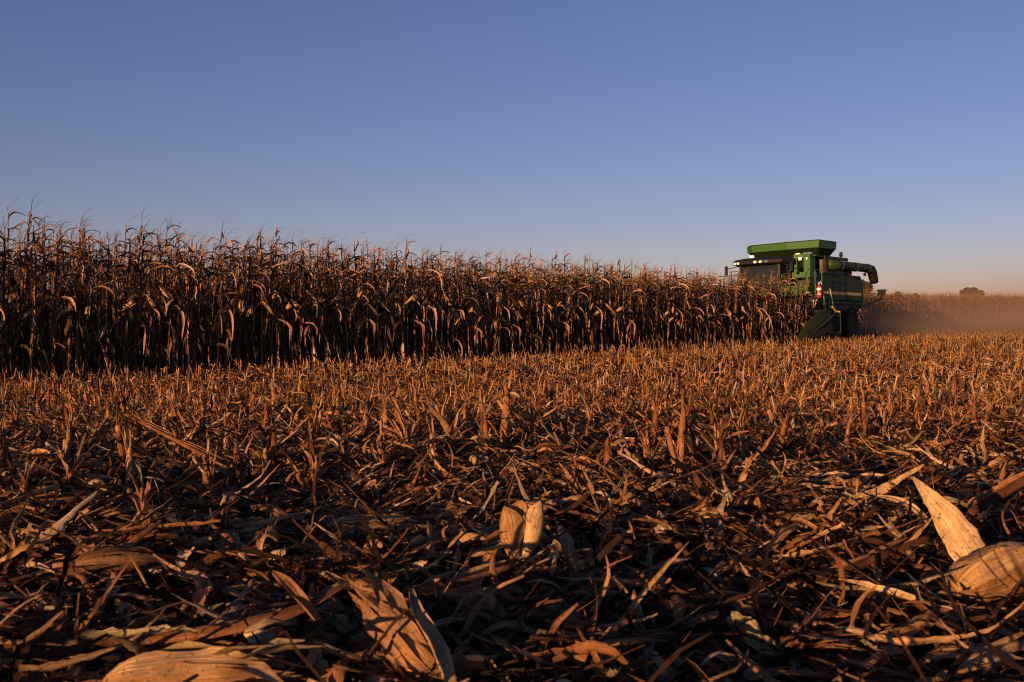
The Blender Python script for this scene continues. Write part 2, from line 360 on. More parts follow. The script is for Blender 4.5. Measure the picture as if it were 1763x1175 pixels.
# the standing block behind the two front rows
FULLV = [cat([q for q in p if q is not None]) for p in PLANTS]
near, mid, low = [(c[1], c[2]) for c in REST], [], []
for k in range(0, 26):
    s = -16.0
    while s < (S_END if k < 8 else 125):
        s += rr(.14, .22) if s < 60 else rr(.2, .34)
        if k < 8 and s > S_END + .3 * math.sin(k * 2): continue
        x, y = sn(s, FRONT - k * ROW + rr(-.05, .05)); px, py, dep = proj(x, y, 0) if y > 1 else (-999, 0, 0)
        if k < 2 and -90 < px < 1440 and s >= 3.0: continue
        if s > S_END and k > 16: continue
        (near if k < 4 and dep > 1 and px > -200 else mid if k < 10 and s < 60 and px > -300 else low).append((x, y))
mass('standing_corn', near, FULLV, M_CORN, 'dense dry brown corn standing behind the front rows', 'standing corn')
mass('standing_corn', mid, PL_MID, M_CORN, 'deeper rows of dry uncut corn inside the standing block', 'standing corn')
mass('standing_corn', low, PL_LOW, M_CORN, 'uncut corn at the back of the block and far behind the combine', 'standing corn')

# ------------------------------------------------------------------ stubble stumps
def stump(H, sides, seg, nl):
    a = rr(0, 6.28); ln = rr(0, .18) if random.random() < .8 else rr(.2, .6); top = np.array([math.cos(a) * ln * H, math.sin(a) * ln * H, H]); mid_ = top * .5 + np.array([rr(-.008, .008), rr(-.008, .008), 0])
    st = tube([np.array([0, 0, -.03]), mid_ * .5, mid_, top * .97, top + np.array([rr(-.006, .006), 0, rr(0, .02)])], [.0115, .0108, .0098, .009, .004], sides, rr(.3, .8), flat=.8)
    lv = []
    for i in range(4 if seg > 3 else 2):      # the torn end: slivers standing off the cut
        b_ = top * rr(.72, .95); o = np.array([rr(-1, 1), rr(-1, 1), 0]) * .012
        lv.append(ribbon([b_ + o * .6, b_ * .5 + top * .5 + o, top * rr(1.0, 1.3) + o * rr(1, 3.5)], [.006, rr(.006, .014), .002], cup=.3, tone=rr(.3, .95), across=1, twist=rr(-1, 1)))
    for i in range(nl):
        h = H * rr(0, 1) ** .7 * .95; az = rr(0, 6.28); L = rr(.03, .13); up = random.random() < .45
        P = leaf_path(h, az, L, rr(.9, 1.55) if up else rr(-.9, .9), rr(-.2, .5) if up else rr(.2, 1.6), seg, .3, (top * (h / H))[:2])
        W = (rr(.004, .02) if seg > 2 else rr(.008, .024)) * np.clip(np.sin(np.linspace(.5, 3.0, seg + 1)), .12, 1)
        lv.append(ribbon(P, W, cup=rr(.1, .6), twist=rr(-2, 2), tone=min(.97, max(.03, random.gauss(.52, .27))), across=2 if seg > 3 else 1, ragged=.6 if seg > 3 else 0))
    lv.append(tube([top * .02, top * .3, top * .62, top * .9], [.0125, .0122, .0115, .0102], sides, rr(.25, .62), flat=.8, cap=False))
    return st, cat(lv)
STUMPS = [stump(rr(.10, .23), 8, 6, random.randint(18, 28)) for _ in range(18)]
ST_MID = [cat(stump(rr(.15, .31), 5, 3, 7)) for _ in range(16)]
ST_LOW = [cat(stump(rr(.16, .32), 3, 2, 4)) for _ in range(10)]
allst = []
for k in range(1, 60):
    n_ = FRONT + k * ROW
    if n_ > -1.3: break
    s = -14
    while s < 130:
        s += rr(.12, .24) if s < 40 else rr(.2, .4)
        x, y = sn(s, n_ + rr(-.04, .04))
        if math.hypot(x, y) < 2.4 and y > -.3: continue
        allst.append((x, y))
for k in range(1, 9):       # swath behind the combine
    s = 39
    while s < 125: s += rr(.2, .4); allst.append(sn(s, FRONT - k * ROW + ROW + rr(-.04, .04)))
for n_ in np.arange(-1.1, 30, .76):
    s = -14
    while s < 130:
        s += rr(.4, 1.3) if s < 60 else rr(.6, 1.2); x, y = sn(s, n_ + rr(-.08, .08))
        if math.hypot(x, y) < 8.5: continue
        allst.append((x, y))
vis, off = [], []
for x, y in allst:
    if y > .8:
        px, py, dep = proj(x, y, float(gz(x, y)) + .1)
        if 800 < px < 970 and 800 < py < 1010: continue
        if -20 < px < 1783 and py < 1190: vis.append((dep, x, y)); continue
        if not (-500 < px < 2260): continue
        off.append((x, y)); continue
    if math.hypot(x, y) < 6: off.append((x, y))
# stumps that stand alone in the photo
HERO_ST = [(465, 852), (1168, 842), (262, 934), (530, 862), (1245, 838), (1690, 690), (1452, 690)]
for px_, py_ in HERO_ST:
    p = PG(px_, py_); vis.append((p[1] * .5, p[0], p[1]))
vis.sort(); ind = vis[:300]; rest = vis[300:]
used = {}
for i, (dep, x, y) in enumerate(ind):
    v = random.randrange(len(STUMPS))
    if v not in used:
        r = empty('corn_stump', (0, 0, 0)); ch = [obj('stalk', STUMPS[v][0], M_LITTER, r, smooth=True), obj('sheath', STUMPS[v][1], M_LITTER, r)]; used[v] = (r, ch)
    else:
        r0, ch0 = used[v]; r = r0.copy(); C.objects.link(r)
        for c in ch0: c2 = c.copy(); C.objects.link(c2); c2.parent = r
    r.location = (x, y, float(gz(x, y)) - .005); r.rotation_euler = (rr(-.12, .12), rr(-.12, .12), rr(0, 6.28)); q = rr(.8, 1.1); r.scale = (q, q, q * rr(.85, 1.1))
    tag(r, 'short cut corn stump with torn dry sheaths rising from the residue', 'corn stump', 'cut corn stumps of the nearer stubble rows')
mass('stubble', [(x, y) for d, x, y in rest if d < 22] + off, ST_MID, M_LITTER, 'cut corn stubble standing in rows across the field', 'stubble', .18, .16, (.8, 1.15), 3.14)
mass('stubble', [(x, y) for d, x, y in rest if d >= 22], ST_LOW, M_LITTER, 'far cut corn stubble around and behind the combine', 'stubble', .2, .16, (.8, 1.15), 3.14)

# ------------------------------------------------------------------ corn residue lying on the ground
def lit_leaf(L, w_, seg, across=2):
    a = 0; p = np.array([-L / 2, 0, 0.]); P = [p]; bend = rr(-.9, .9) if random.random() < .7 else rr(-2.0, 2.0); lift = rr(0, .4)
    for i in range(seg):
        a += bend / seg + rr(-.12, .12); t = i / seg
        p = p + np.array([math.cos(a), math.sin(a), lift * math.sin(t * 3.1) * .5 + rr(-.12, .12)]) * L / seg; P.append(p)
    tt = np.linspace(0, 1, seg + 1); q = random.random()
    if q < .35: W = w_ * np.clip(np.sin(.25 + tt * 2.75), .1, 1)
    elif q < .7: W = w_ * np.clip(1.15 - tt * rr(.5, 1.1), .08, 1)
    else: W = w_ * np.array([rr(.5, 1) for _ in tt]) * np.clip(1.3 - abs(tt - .5) * 2, .1, 1)
    return ribbon(P, W, cup=rr(-.3, .5), twist=rr(-.9, .9), tone=min(.97, max(.02, random.gauss(.42, .3))), across=across, ragged=.6)
def lit_husk(L, w_, seg):
    p = np.array([-L / 2, 0, 0.]); P = []; arch = rr(.05, .25)
    for i in range(seg + 1): t = i / seg; P.append([-L / 2 + L * t, rr(-.004, .004), arch * L * math.sin(t * 3.14)])
    tt = np.linspace(0, 1, seg + 1); W = w_ * np.clip(np.sin(.35 + tt * 2.7) ** .8, .08, 1)
    return ribbon(P, W, cup=rr(-.55, -.15) if random.random() < .6 else rr(.2, .5), twist=rr(-.4, .4), tone=min(.95, max(.1, random.gauss(.6, .2))), across=4, ragged=.25)
def lit_stalk(L, rad, sides=6):
    b = rr(-.05, .05); P = [[-L / 2, 0, 0], [-L / 4, b * L, 0], [L / 4, b * L * .7, 0], [L / 2, 0, 0]]
    return tube(P, [rad * .8, rad, rad * .95, rad * .7], sides, rr(.25, .8), flat=rr(.5, .9))
V_NEAR = [lit_leaf(rr(.02, .07), rr(.004, .013), 5) for _ in range(22)] + [lit_leaf(rr(.06, .16), rr(.006, .019), 9) for _ in range(20)] + [lit_leaf(rr(.16, .32), rr(.009, .022), 16) for _ in range(6)] + [lit_husk(rr(.05, .12), rr(.014, .03), 9) for _ in range(9)] + [lit_stalk(rr(.04, .16), rr(.002, .006)) for _ in range(2)] + [lit_leaf(rr(.03, .14), rr(.0012, .0035), 7, 1) for _ in range(30)]
V_BROAD = [lit_husk(rr(.09, .22), rr(.024, .05), 12) for _ in range(14)] + [lit_leaf(rr(.14, .34), rr(.024, .042), 16, 4) for _ in range(14)]
V_MID = [lit_leaf(rr(.04, .14), rr(.007, .02), 3, 1) for _ in range(16)] + [lit_leaf(rr(.16, .34), rr(.014, .03), 5, 1) for _ in range(3)] + [lit_husk(rr(.06, .14), rr(.02, .04), 3) for _ in range(3)] + [lit_leaf(rr(.06, .18), rr(.003, .007), 2, 1) for _ in range(12)] + [lit_stalk(rr(.08, .3), rr(.003, .008), 4) for _ in range(3)]
V_FAR = [lit_leaf(rr(.1, .32), rr(.012, .035), 2, 1) for _ in range(20)]
def fan(n, d0, d1, pxa, pxb, pw=2.0):
    u = rng.random(n); d = (d0 ** pw + u * (d1 ** pw - d0 ** pw)) ** (1 / pw); t = (rng.uniform(pxa, pxb, n) - CX) / F_PX
    return d * t, d
def scatter(name, x, y, variants, zr, tilt, label, steep=.1, sc=(.75, 1.2), mat=None):
    n = len(x); z = gz(x, y) + rng.uniform(*zr, n) ; st = rng.random(n) < steep
    ty = np.where(st, rng.uniform(-1.3, 1.3, n), rng.normal(0, tilt, n)); tx = np.where(st, rng.uniform(-1, 1, n), rng.normal(0, tilt * 1.3, n))
    z = z + np.where(st, .03, 0)
    M = rots(rng.uniform(0, 6.283, n), tx, ty, rng.uniform(*sc, n))
    tag(obj(name, merge(variants, rng.integers(0, len(variants), n), M, np.column_stack([x, y, z]), rng.normal(0, .16, n)), mat or M_LITTER), label, 'corn residue', kind='stuff')
x, y = fan(62000, .75, 4.6, -500, 2260); keep = np.ones(len(x), bool)
x2, y2 = rng.uniform(-3.2, 3.2, 9000), rng.uniform(-3.0, .9, 9000)
scatter('corn_residue', np.concatenate([x, x2]), np.concatenate([y, y2]), V_NEAR, (-.005, .045), .36, 'dry leaves, husks and stalk shreds matted over the near ground', .035)
x, y = fan(900, 1.15, 7.5, -200, 1960)
scatter('corn_residue', x, y, V_BROAD, (.010, .040), .24, 'broad flat husks and leaves lying on top of the finer residue', 0, (.6, 1.1))
x, y = fan(520, 1.15, 3.8, -200, 1960)
scatter('corn_residue', x, y, V_BROAD, (.02, .05), .3, 'broad torn leaves lying highest on the nearest residue', 0, (.5, .95))
x, y = fan(760, 1.1, 8, -200, 1960)
scatter('corn_residue', x, y, V_BROAD, (.02, .05), .26, 'pale golden husks scattered over the residue', 0, (.45, .95), M_HUSK)
x, y = rng.uniform(-5.5, 5.5, 16000), rng.uniform(.3, 4.6, 16000); m_ = np.abs(x) > .78 * y
scatter('corn_residue', x[m_], y[m_], V_NEAR, (-.005, .045), .36, 'residue on the ground to both sides of the photographer')
x, y = fan(130000, 4.4, 14, -450, 2200)
scatter('corn_residue', x, y, V_MID, (-.005, .06), .45, 'chopped leaves and husks lying between the stubble rows', .16)
x, y = fan(90000, 13, 60, -120, 1900, 1.6)
m_ = (x * NV[0] + y * NV[1]) > FRONT + .3; s_ = x * U[0] + y * U[1]; m_ |= (s_ > 40) & ((x * NV[0] + y * NV[1]) > FRONT - 6.5)
scatter('corn_residue', x[m_], y[m_], V_FAR, (0, .1), .45, 'pale residue covering the far stubble field', .3)

# ------------------------------------------------------------------ single pieces that lie in the foreground
def seated(name, pieces, base, label, cat_, group=None):
    """pieces: list of (part_name, piece, material); one piece -> single mesh"""
    base = np.asarray(base, float)
    if len(pieces) == 1:
        return tag(obj(name, pieces[0][1], pieces[0][2], loc=base, smooth=True), label, cat_, group)
    r = empty(name, base)
    for nm, pc, mt in pieces:
        v, f, k = pc; obj(nm, (v - base, f, k), mt, r, smooth=True)
    return tag(r, label, cat_, group)
def husked_ear(a, b, rad, label, open_=.25, tone=.6, splay=.3, n=11, shank=True, extra=0):
    a = np.asarray(a, float); b = np.asarray(b, float); d = b - a; L = np.linalg.norm(d); d = d / L
    up = np.array([0, 0, 1.]) if abs(d[2]) < .85 else np.array([0, -1., 0]); s = unit(np.cross(d, up)); q = np.cross(s, d)
    ts = np.linspace(0, 1, 13)
    prof = np.interp(ts, [0, .05, .14, .3, .5, .7, .86, 1], [.3, .62, .9, 1, .97, .8, .5, .12]) * rad
    core = tube([a + d * L * t for t in ts], prof * .9, 14, tone - .12)
    hk = []
    for i in range(n):
        an = 2 * math.pi * i / n + rr(-.2, .2); wr = rr(.9, 1.35) * 2 * math.pi / n * 1.5; jg = [rr(0, .22) for _ in range(14)]; ed = rr(.05, .35); op = open_ * rr(0, 1) ** 2; sl = rr(-.25, .25); Le = rr(.86, 1.0) + splay * rr(0, .6)
        tt = np.linspace(0, Le, 14); m = 6; V = np.zeros((14, m + 1, 3)); K = np.ones((14, m + 1, 4)); K[..., 0] = np.clip(tone + rr(-.3, .2), 0, .97)
        for j in range(m + 1):
            c = j / m * 2 - 1
            for e, t in enumerate(tt):
                pr = np.interp(t, [0, .05, .14, .3, .5, .7, .86, 1, 1.6], [.3, .62, .92, 1.02, .99, .84, .58, .34, .3]) * rad
                wt = np.interp(t / Le, [0, .3, .65, .9, 1], [.6, 1, .95, .5, .07]); A = an + c * wr * wt * (1 - jg[e] * abs(c)) * .5 + sl * t
                lift = 1.0 + i * .006 + op * max(0, t - .3) * 2.2 + .014 * math.sin(A * 17 + i) + .02 * math.sin(A * 5 + t * 7) + .05 * abs(c) * math.sin(t * 9 + i) + ed * c ** 4 * (.5 + .5 * math.sin(t * 13 + i * 2)) + rr(-.012, .012)
                rad_ = pr * lift
                V[e, j] = a + d * L * t + (s * math.cos(A) + q * math.sin(A)) * rad_
                K[e, j, 1] = t; K[e, j, 2] = j / m
        i0 = np.arange(13)[:, None] * (m + 1) + np.arange(m)[None]; hk.append((V.reshape(-1, 3), np.stack([i0, i0 + 1, i0 + m + 2, i0 + m + 1], -1).reshape(-1, 4), K.reshape(-1, 4)))
    for i in range(extra):      # shredded husk strips thrown off the tip
        dd = unit(d + s * rr(-.8, .8) + q * rr(-.1, .5)); p0 = a + d * L * rr(.5, .9) + q * rad * .5
        hk.append(ribbon([p0, p0 + dd * L * .3, p0 + dd * L * .55 + np.array([0, 0, -.01])], [.02, .026, .003], cup=.2, tone=min(.95, tone + rr(-.1, .2)), twist=rr(-1, 1), across=2))
    parts = [('husk', cat(hk), M_HUSK), ('cob', core, M_HUSK)]
    if shank: parts.append(('shank', tube([a - d * .035, a - d * .012, a + d * .012], [.006, .0085, rad * .3], 8, .35), M_HUSK))
    return seated('husked_ear', parts, (a + b) / 2 - q * rad, label, 'ear of corn')
def G(px, py, h=0.0):
    return PG(px, py, h)
def E(pa, pb, ha, hb):
    return G(*pa, ha), G(*pb, hb)
a, b = E((180, 1182), (470, 1160), .045, .05); husked_ear(a, b, .029, 'largest pale husked ear lying at the bottom left edge of the picture', .6, .72, .3, extra=6)
a, b = E((760, 1172), (640, 1045), .03, .075); husked_ear(a, b, .03, 'husked ear with split husks fanned upward at the bottom centre', .9, .55, .6, extra=4)
a, b = E((562, 912), (720, 905), .035, .03); husked_ear(a, b, .026, 'slim yellow husked ear with pointed shank at its left end', .3, .62, .35)
a, b = E((640, 944), (765, 942), .025, .02); husked_ear(a, b, .018, 'short flattened husked ear just below the slim yellow one', .5, .55, .3, shank=False)
def husk_bundle(p, leaves, label):
    ps = []
    for (dx, dy, top, wd, tone, cup, tw, up) in leaves:
        q0 = p + np.array([0, dy, 0]); q3 = p + np.array([dx, dy + .015, top]); tt = np.linspace(0, 1, 16)
        Q = q0 + (q3 - q0) * tt[:, None] + np.array([dx * .35, -.01, 0]) * np.sin(tt * 3.14)[:, None]
        W = wd * np.interp(tt, [0, .15, .45, .72, .9, 1], [.16, .42, .8, 1, .7, .12]) * np.array([rr(.93, 1.05) for _ in tt])
        v, f, k = ribbon(Q, W, up=up, cup=cup, tone=tone, across=8, twist=tw, ragged=.12)
        v = v + np.array([[0, 1, 0]]) * (np.sin(k[:, 2:3] * 26 + k[:, 1:2] * 4) * .0010); ps.append(('husk_leaf', (v, f, k), M_HUSK))
    seated('husk_bundle', ps, p, label, 'husk')
husk_bundle(G(890, 978, .01), [(-.024, 0, .112, .062, .42, -.5, .35, (-.35, -1, .25)), (-.008, .006, .1, .04, .6, -.5, -.3, (.0, -1, .2)), (.046, .012, .12, .058, .8, -.45, -.45, (.4, -1, .2)), (.03, .02, .1, .04, .6, -.4, .4, (.5, -1, .1)), (.006, .03, .118, .06, .35, .3, .2, (0, -1, .2)), (-.055, .01, .03, .03, .4, -.3, .5, (0, -.3, 1)), (.07, .0, .05, .028, .7, -.3, .4, (0, -.3, 1))], 'upright bundle of broad husks standing open in the middle of the foreground')
a, b = E((128, 975), (285, 968), .035, .025); husked_ear(a, b, .027, 'shaded olive husked ear lying in the dark litter at left', .25, .3, .3)
a, b = E((1640, 1018), (1800, 955), .05, .085); husked_ear(a, b, .042, 'big orange husked ear tilted upward at the right edge', .2, .5, .05, n=8)
a, b = E((1055, 778), (1115, 760), .03, .05); husked_ear(a, b, .028, 'plump yellow husked ear leaning among the stubble at centre', .2, .6, .05)
a, b = E((1705, 716), (1800, 712), .04, .04); husked_ear(a, b, .034, 'pale husked ear lying beyond the right stumps', .2, .85, .1)
a, b = E((1160, 858), (1200, 848), .03, .04); husked_ear(a, b, .022, 'small ochre husk curled beside the forked stump', .3, .55, .05, shank=False)
a, b = E((850, 772), (905, 756), .02, .05); husked_ear(a, b, .022, 'orange husk bundle split open beyond the upright husk bundle', .7, .45, .3, extra=2)
a, b = E((1650, 1148), (1740, 1138), .02, .02); seated('corn_cob', [('cob', tube([a, a * .7 + b * .3, a * .3 + b * .7, b], [.009, .012, .0125, .009], 10, .85), M_HUSK)], (a + b) / 2, 'bare pale cob piece lying at the bottom right corner', 'corn cob')
def blade(pts, widths, label, tone=.5, up=(0, 0, 1), cup=.2, twist=0.0, mat=None, name='corn_leaf', cat_='corn leaf', smooth_n=14, across=6, ragged=.15, crease=0.0018):
    P = np.array(pts, float); t = np.linspace(0, 1, len(P)); tt = np.linspace(0, 1, smooth_n)
    Q = np.stack([np.interp(tt, t, P[:, i]) for i in range(3)], 1)
    for _ in range(2): Q[1:-1] = (Q[:-2] + Q[1:-1] * 2 + Q[2:]) / 4
    W = np.interp(tt, np.linspace(0, 1, len(widths)), widths)
    pc = ribbon(Q, W, up=up, cup=cup, twist=twist, tone=tone, across=across, ragged=ragged)
    v = pc[0] + np.array([[0, 0, 1]]) * (np.sin(pc[2][:, 2:3] * 23 + pc[2][:, 1:2] * 5) * crease)
    th = .0008       # thickness
    pc2 = (v - np.array([0, 0, th]), pc[1][:, ::-1], pc[2]); pc = cat([(v, pc[1], pc[2]), pc2])
    return seated(name, [(name, pc, mat or M_LITTER)], Q[0], label, cat_)
def D(px, py, ref, dd=0.0): return PD(px, py, ref[1] + dd)
# big upright blade at right
p = G(1680, 1000, .02); blade([D(1682, 968, p), D(1640, 905, p, .03), D(1605, 860, p, .05), D(1572, 822, p, .06)], [.06, .07, .058, .038, .02, .003], 'broad pale husk blade sticking up left of the big orange ear', .84, cup=-.14, twist=.25, mat=M_HUSK, name='husk_leaf', cat_='husk', up=(-.35, -1, .3))
# diagonal brown stalk at top right
def stalk_piece(pts, rad, label, tone=.3, mat=None, extra=True, sides=10):
    P = np.array(pts, float); t = np.linspace(0, 1, len(P)); tt = np.linspace(0, 1, 16); Q = np.stack([np.interp(tt, t, P[:, i]) for i in range(3)], 1)
    rd = rad * (1 + .06 * np.sin(tt * 40)) * np.interp(tt, [0, .03, .5, .53, .56, .97, 1], [.8, 1, .95, 1.14, .95, .93, .7]); pcs = [tube(Q, rd, sides, tone, flat=.8)]
    parts = [('stalk', cat(pcs), mat or M_LITTER)]
    if extra:
        k = [ribbon(Q[i:i + 7] + np.array([0, 0, rad * .6]) + np.linspace(0, 1, 7)[:, None] * np.array([rr(-.02, .02), rr(-.02, .02), rr(0, .02)]), rad * np.array([1.6, 2.2, 2.2, 2, 1.6, 1, .3]), cup=.35, tone=min(.95, tone + .25), across=4, ragged=.3) for i in (1, 7)]
        parts.append(('sheath', cat(k), mat or M_LITTER))
    return seated('stalk_piece', parts, Q[0] - np.array([0, 0, rad]), label, 'corn stalk')
a = G(1665, 885, .04); stalk_piece([a, D(1710, 858, a, .05), D(1800, 808, a, .1)], .0135, 'thick dark brown stalk slanting up to the right edge', .3)
a, b = E((1395, 1008), (1600, 925), .03, .06); stalk_piece([a, a * .5 + b * .5, b], .0085, 'long reddish stalk slanting up to the broad husk blade', .3)
a, b = E((1212, 1026), (1372, 1044), .03, .02); stalk_piece([a, a * .5 + b * .5, b], .0075, 'grey tan stalk with a pale node lying right of centre', .55)
a, b = E((722, 1018), (880, 975), .03, .06); stalk_piece([a, a * .5 + b * .5, b], .008, 'amber stalk with a shaded husk hanging under it below the upright husk bundle', .55)
a, b = E((240, 1098), (500, 1052), .05, .05); c_ = G(652, 972, .1)
blade([a, a * .5 + b * .5, b, b * .5 + c_ * .5, c_], [.016, .04, .036, .02, .006], 'long torn orange sheath rising to the right above the largest ear', .45, cup=-.3, twist=.5)
a, b = E((545, 1068), (500, 1008), .05, .09); blade([a, b, G(470, 985, .05)], [.02, .016, .004], 'curled split end hanging off the long torn sheath', .6, cup=.2, twist=1.2)
a = G(905, 1010, .02); blade([G(705, 1022, .02), G(800, 1012, .03), a], [.03, .05, .03], 'broad shaded husk piece drooping under the amber stalk', .35, cup=-.3, twist=.2, mat=M_HUSK, name='husk_leaf', cat_='husk')
a = G(0, 1010, .04); blade([D(-10, 1015, a), D(45, 1085, a, -.05), D(95, 1150, a, -.1), D(125, 1190, a, -.14)], [.03, .035, .028, .02], 'brown stalk leaf leaning down from the lower left edge', .33, cup=.3, twist=.4)
a = G(235, 885, .01); blade([G(165, 888, .03), G(200, 872, .05), G(238, 893, .01)], [.01, .045, .02], 'bright orange husk piece lying left of the leafy stump', .36, cup=-.25, twist=.1, mat=M_HUSK, name='husk_leaf', cat_='husk')
a = G(262, 905, .02); blade([D(262, 905, a), D(250, 880, a, .01), D(228, 852, a, .02)], [.008, .024, .02], 'pale torn leaf rising from the leafy stump at left', .62, cup=.1, twist=.2)
a, b = E((560, 1060), (660, 1140), .045, .03); blade([a, a * .5 + b * .5, b], [.006, .032, .012], 'green tinged leaf wedge beside the split husked ear', 1.0, cup=.2, twist=.3)
a = G(595, 1000, .05); blade([D(706, 1010, a, -.2), D(716, 1060, a, -.3), D(752, 1120, a, -.36), D(768, 1175, a, -.4)], [.004, .02, .03, .024], 'narrow grey husk blade curling over the split husked ear', .8, cup=.3, twist=.6, mat=M_HUSK, name='husk_leaf', cat_='husk')
a, b = E((945, 1052), (1090, 1098), .04, .035); blade([a, a * .5 + b * .5, b, G(1130, 1108, .03)], [.01, .04, .035, .01], 'ragged orange leaf piece at lower centre', .38, cup=-.2, twist=.2, ragged=.5)
a, b = E((1075, 1100), (1270, 1090), .03, .03); blade([a, a * .5 + b * .5, b], [.012, .026, .006], 'flat orange leaf strip lying across the lower right', .36, cup=-.1, twist=.1, ragged=.4)
a, b = E((1335, 1100), (1450, 1085), .03, .04); blade([a, a * .5 + b * .5, b], [.006, .03, .01], 'short russet leaf flake at the lower right', .3, cup=-.2, twist=.3, ragged=.4)
a, b = E((1515, 985), (1640, 1100), .05, .02); blade([a, a * .5 + b * .5, b], [.006, .03, .02], 'twisted orange leaf running down to the right under the long stalk', .38, cup=.35, twist=.8, ragged=.4)
a, b = E((1620, 1115), (1800, 1100), .03, .035); blade([a, a * .6 + b * .4, b], [.008, .046, .04], 'wide amber husk blade lying above the bare cob piece', .6, cup=-.2, twist=.1, mat=M_HUSK, name='husk_leaf', cat_='husk')
a, b = E((1635, 1040), (1790, 1052), .02, .02); blade([a, a * .5 + b * .5, b], [.012, .04, .03], 'ragged rust husk layer under the big orange ear', .36, cup=-.2, twist=.1, ragged=.4)
a, b = E((380, 925), (490, 965), .035, .02); blade([a, a * .5 + b * .5, b], [.008, .038, .01], 'split tan husk flake lying left of the slim ear', .5, cup=-.25, twist=.2, mat=M_HUSK, name='husk_leaf', cat_='husk', ragged=.4)
a, b = E((400, 905), (525, 882), .03, .05); blade([a, a * .5 + b * .5, b], [.008, .028, .01], 'yellow tan leaf arched above the split tan flake', .62, cup=-.3, twist=.2, mat=M_HUSK, name='husk_leaf', cat_='husk')
a, b = E((0, 870), (120, 835), .05, .08); blade([a, a * .5 + b * .5, b], [.01, .016, .008], 'grey folded leaf reaching in from the left edge', .75, cup=.4, twist=1.5)
a, b = E((560, 1150), (700, 1160), .03, .02); blade([a, a * .5 + b * .5, b, G(760, 1185, .02)], [.006, .024, .03, .01], 'orange leaf strip lying along the bottom centre edge', .42, cup=-.2, twist=.3)
a = G(1580, 700, .01); blade([D(1566, 700, a), D(1575, 690, a), D(1586, 675, a)], [.03, .05, .01], 'pale upright husk catching the light beyond the litter at right', .9, cup=.2, twist=.2, mat=M_HUSK, name='husk_leaf', cat_='husk')
a, b = E((815, 690), (905, 745), .16, .03); stalk_piece([a, a * .5 + b * .5, b], .008, 'fallen stalk slanting down right in the centre stubble', .4, sides=6)
a, b = E((230, 720), (410, 815), .2, .03); stalk_piece([a, a * .5 + b * .5, b], .008, 'fallen stalk slanting down right through the left stubble', .42, sides=6)
a = G(1168, 842, .0); stalk_piece([a, D(1160, 790, a), D(1148, 735, a, .02)], .0105, 'tall forked stump stalk standing right of centre', .5)
a = G(465, 852, .0); stalk_piece([a, D(466, 805, a), D(472, 745, a, .01)], .0125, 'tall orange stump stalk with split top at left of centre', .42)

for (ax, ay, bx, by, h0, h1, wd, tone, label) in (
        (1645, 762, 1715, 774, .03, .03, .045, .8, 'pale husk strip lying at right, farther back than the broad husk blade'),
        (1195, 884, 1298, 888, .03, .03, .028, .5, 'straight amber leaf strip lying right of the small ochre husk'),
        (1058, 838, 1122, 884, .06, .03, .03, .38, 'orange leaf slanting down to the right, left of the small ochre husk'),
        (1372, 900, 1330, 945, .05, .03, .026, .45, 'ragged amber leaf scrap above the long reddish stalk'),
        (0, 962, 78, 938, .04, .05, .04, .5, 'amber leaf scrap entering at the left edge above the brown stalk leaf'),
        (590, 845, 640, 796, .02, .09, .02, .62, 'tan leaf rising to the right in a starlike tuft left of centre'),
        (1110, 985, 1192, 962, .03, .04, .03, .68, 'yellow tan leaf lying midway between the husk bundle and the big orange ear'),
        (965, 905, 990, 985, .06, .02, .036, .4, 'rusty orange leaf leaning right beside the open husk bundle'),
        (1480, 842, 1420, 868, .03, .03, .03, .6, 'tan leaf piece in front of the litter left of the broad husk blade'),
        (420, 1085, 500, 1075, .05, .05, .02, .88, 'short pale stalk splinter lying on the long torn sheath'),
        (1300, 760, 1372, 790, .03, .03, .03, .55, 'golden leaf strip lying in the litter right of the forked stump')):
    a, b = E((ax, ay), (bx, by), h0, h1); blade([a, a * .5 + b * .5 + np.array([0, 0, .012]), b], [wd * .3, wd, wd * .8, wd * .2], label, tone, cup=rr(-.35, -.1), twist=rr(-.3, .3), mat=M_HUSK, name='husk_leaf', cat_='husk', ragged=.4)
def leaf_clump(px, py, ptop, n, spread, tone, label):
    p = G(px, py); H = D(px, ptop, p)[2] - p[2]; ps = []
    for i in range(n):
        a = rr(0, 6.28); P = leaf_path(0, a, H * rr(.8, 1.35), rr(1.0, 1.5), rr(0, 1.4) * spread, 9, .35)
        ps.append(ribbon(P + p, rr(.02, .036) * np.clip(np.sin(np.linspace(.5, 3, 10)), .12, 1), cup=rr(.1, .5), twist=rr(-1.6, 1.6), tone=min(.95, max(.1, tone + rr(-.25, .25))), across=4, ragged=.45))
    seated('leaf_clump', [('leaf_clump', cat(ps), M_HUSK)], p, label, 'leaf clump')
leaf_clump(530, 862, 792, 5, .8, .34, 'curled orange leaf clump standing just right of the tall orange stump stalk')
leaf_clump(700, 782, 700, 9, .6, .4, 'tall orange leaf clump standing in the stubble left of centre')
leaf_clump(775, 778, 700, 8, .6, .36, 'rusty leaf clump standing right of the tall orange leaf clump')
leaf_clump(1735, 690, 640, 12, 1.2, .5, 'golden fan of dry leaves standing behind the pale husked ear at the right edge')
leaf_clump(150, 790, 715, 7, .8, .45, 'tan ragged leaf clump standing in the stubble near the left edge')

# flying chaff behind the combine
ch = []
for i in range(90):
    s = rr(44, 62); n = rr(-21, -13); x, y = sn(s, n); z = float(gz(x, y)) + rr(.2, 1.5) ; L = rr(.04, .13)
    v, f, k = lit_leaf(L, L * .35, 2, 1); e = Euler((rr(0, 6), rr(0, 6), rr(0, 6))).to_matrix(); ch.append((v @ np.array(e).T + np.array([x, y, z]), f, k))
tag(obj('flying_chaff', cat(ch), M_HUSK), 'pale chaff flying in the dust behind the combine', 'chaff', kind='stuff')

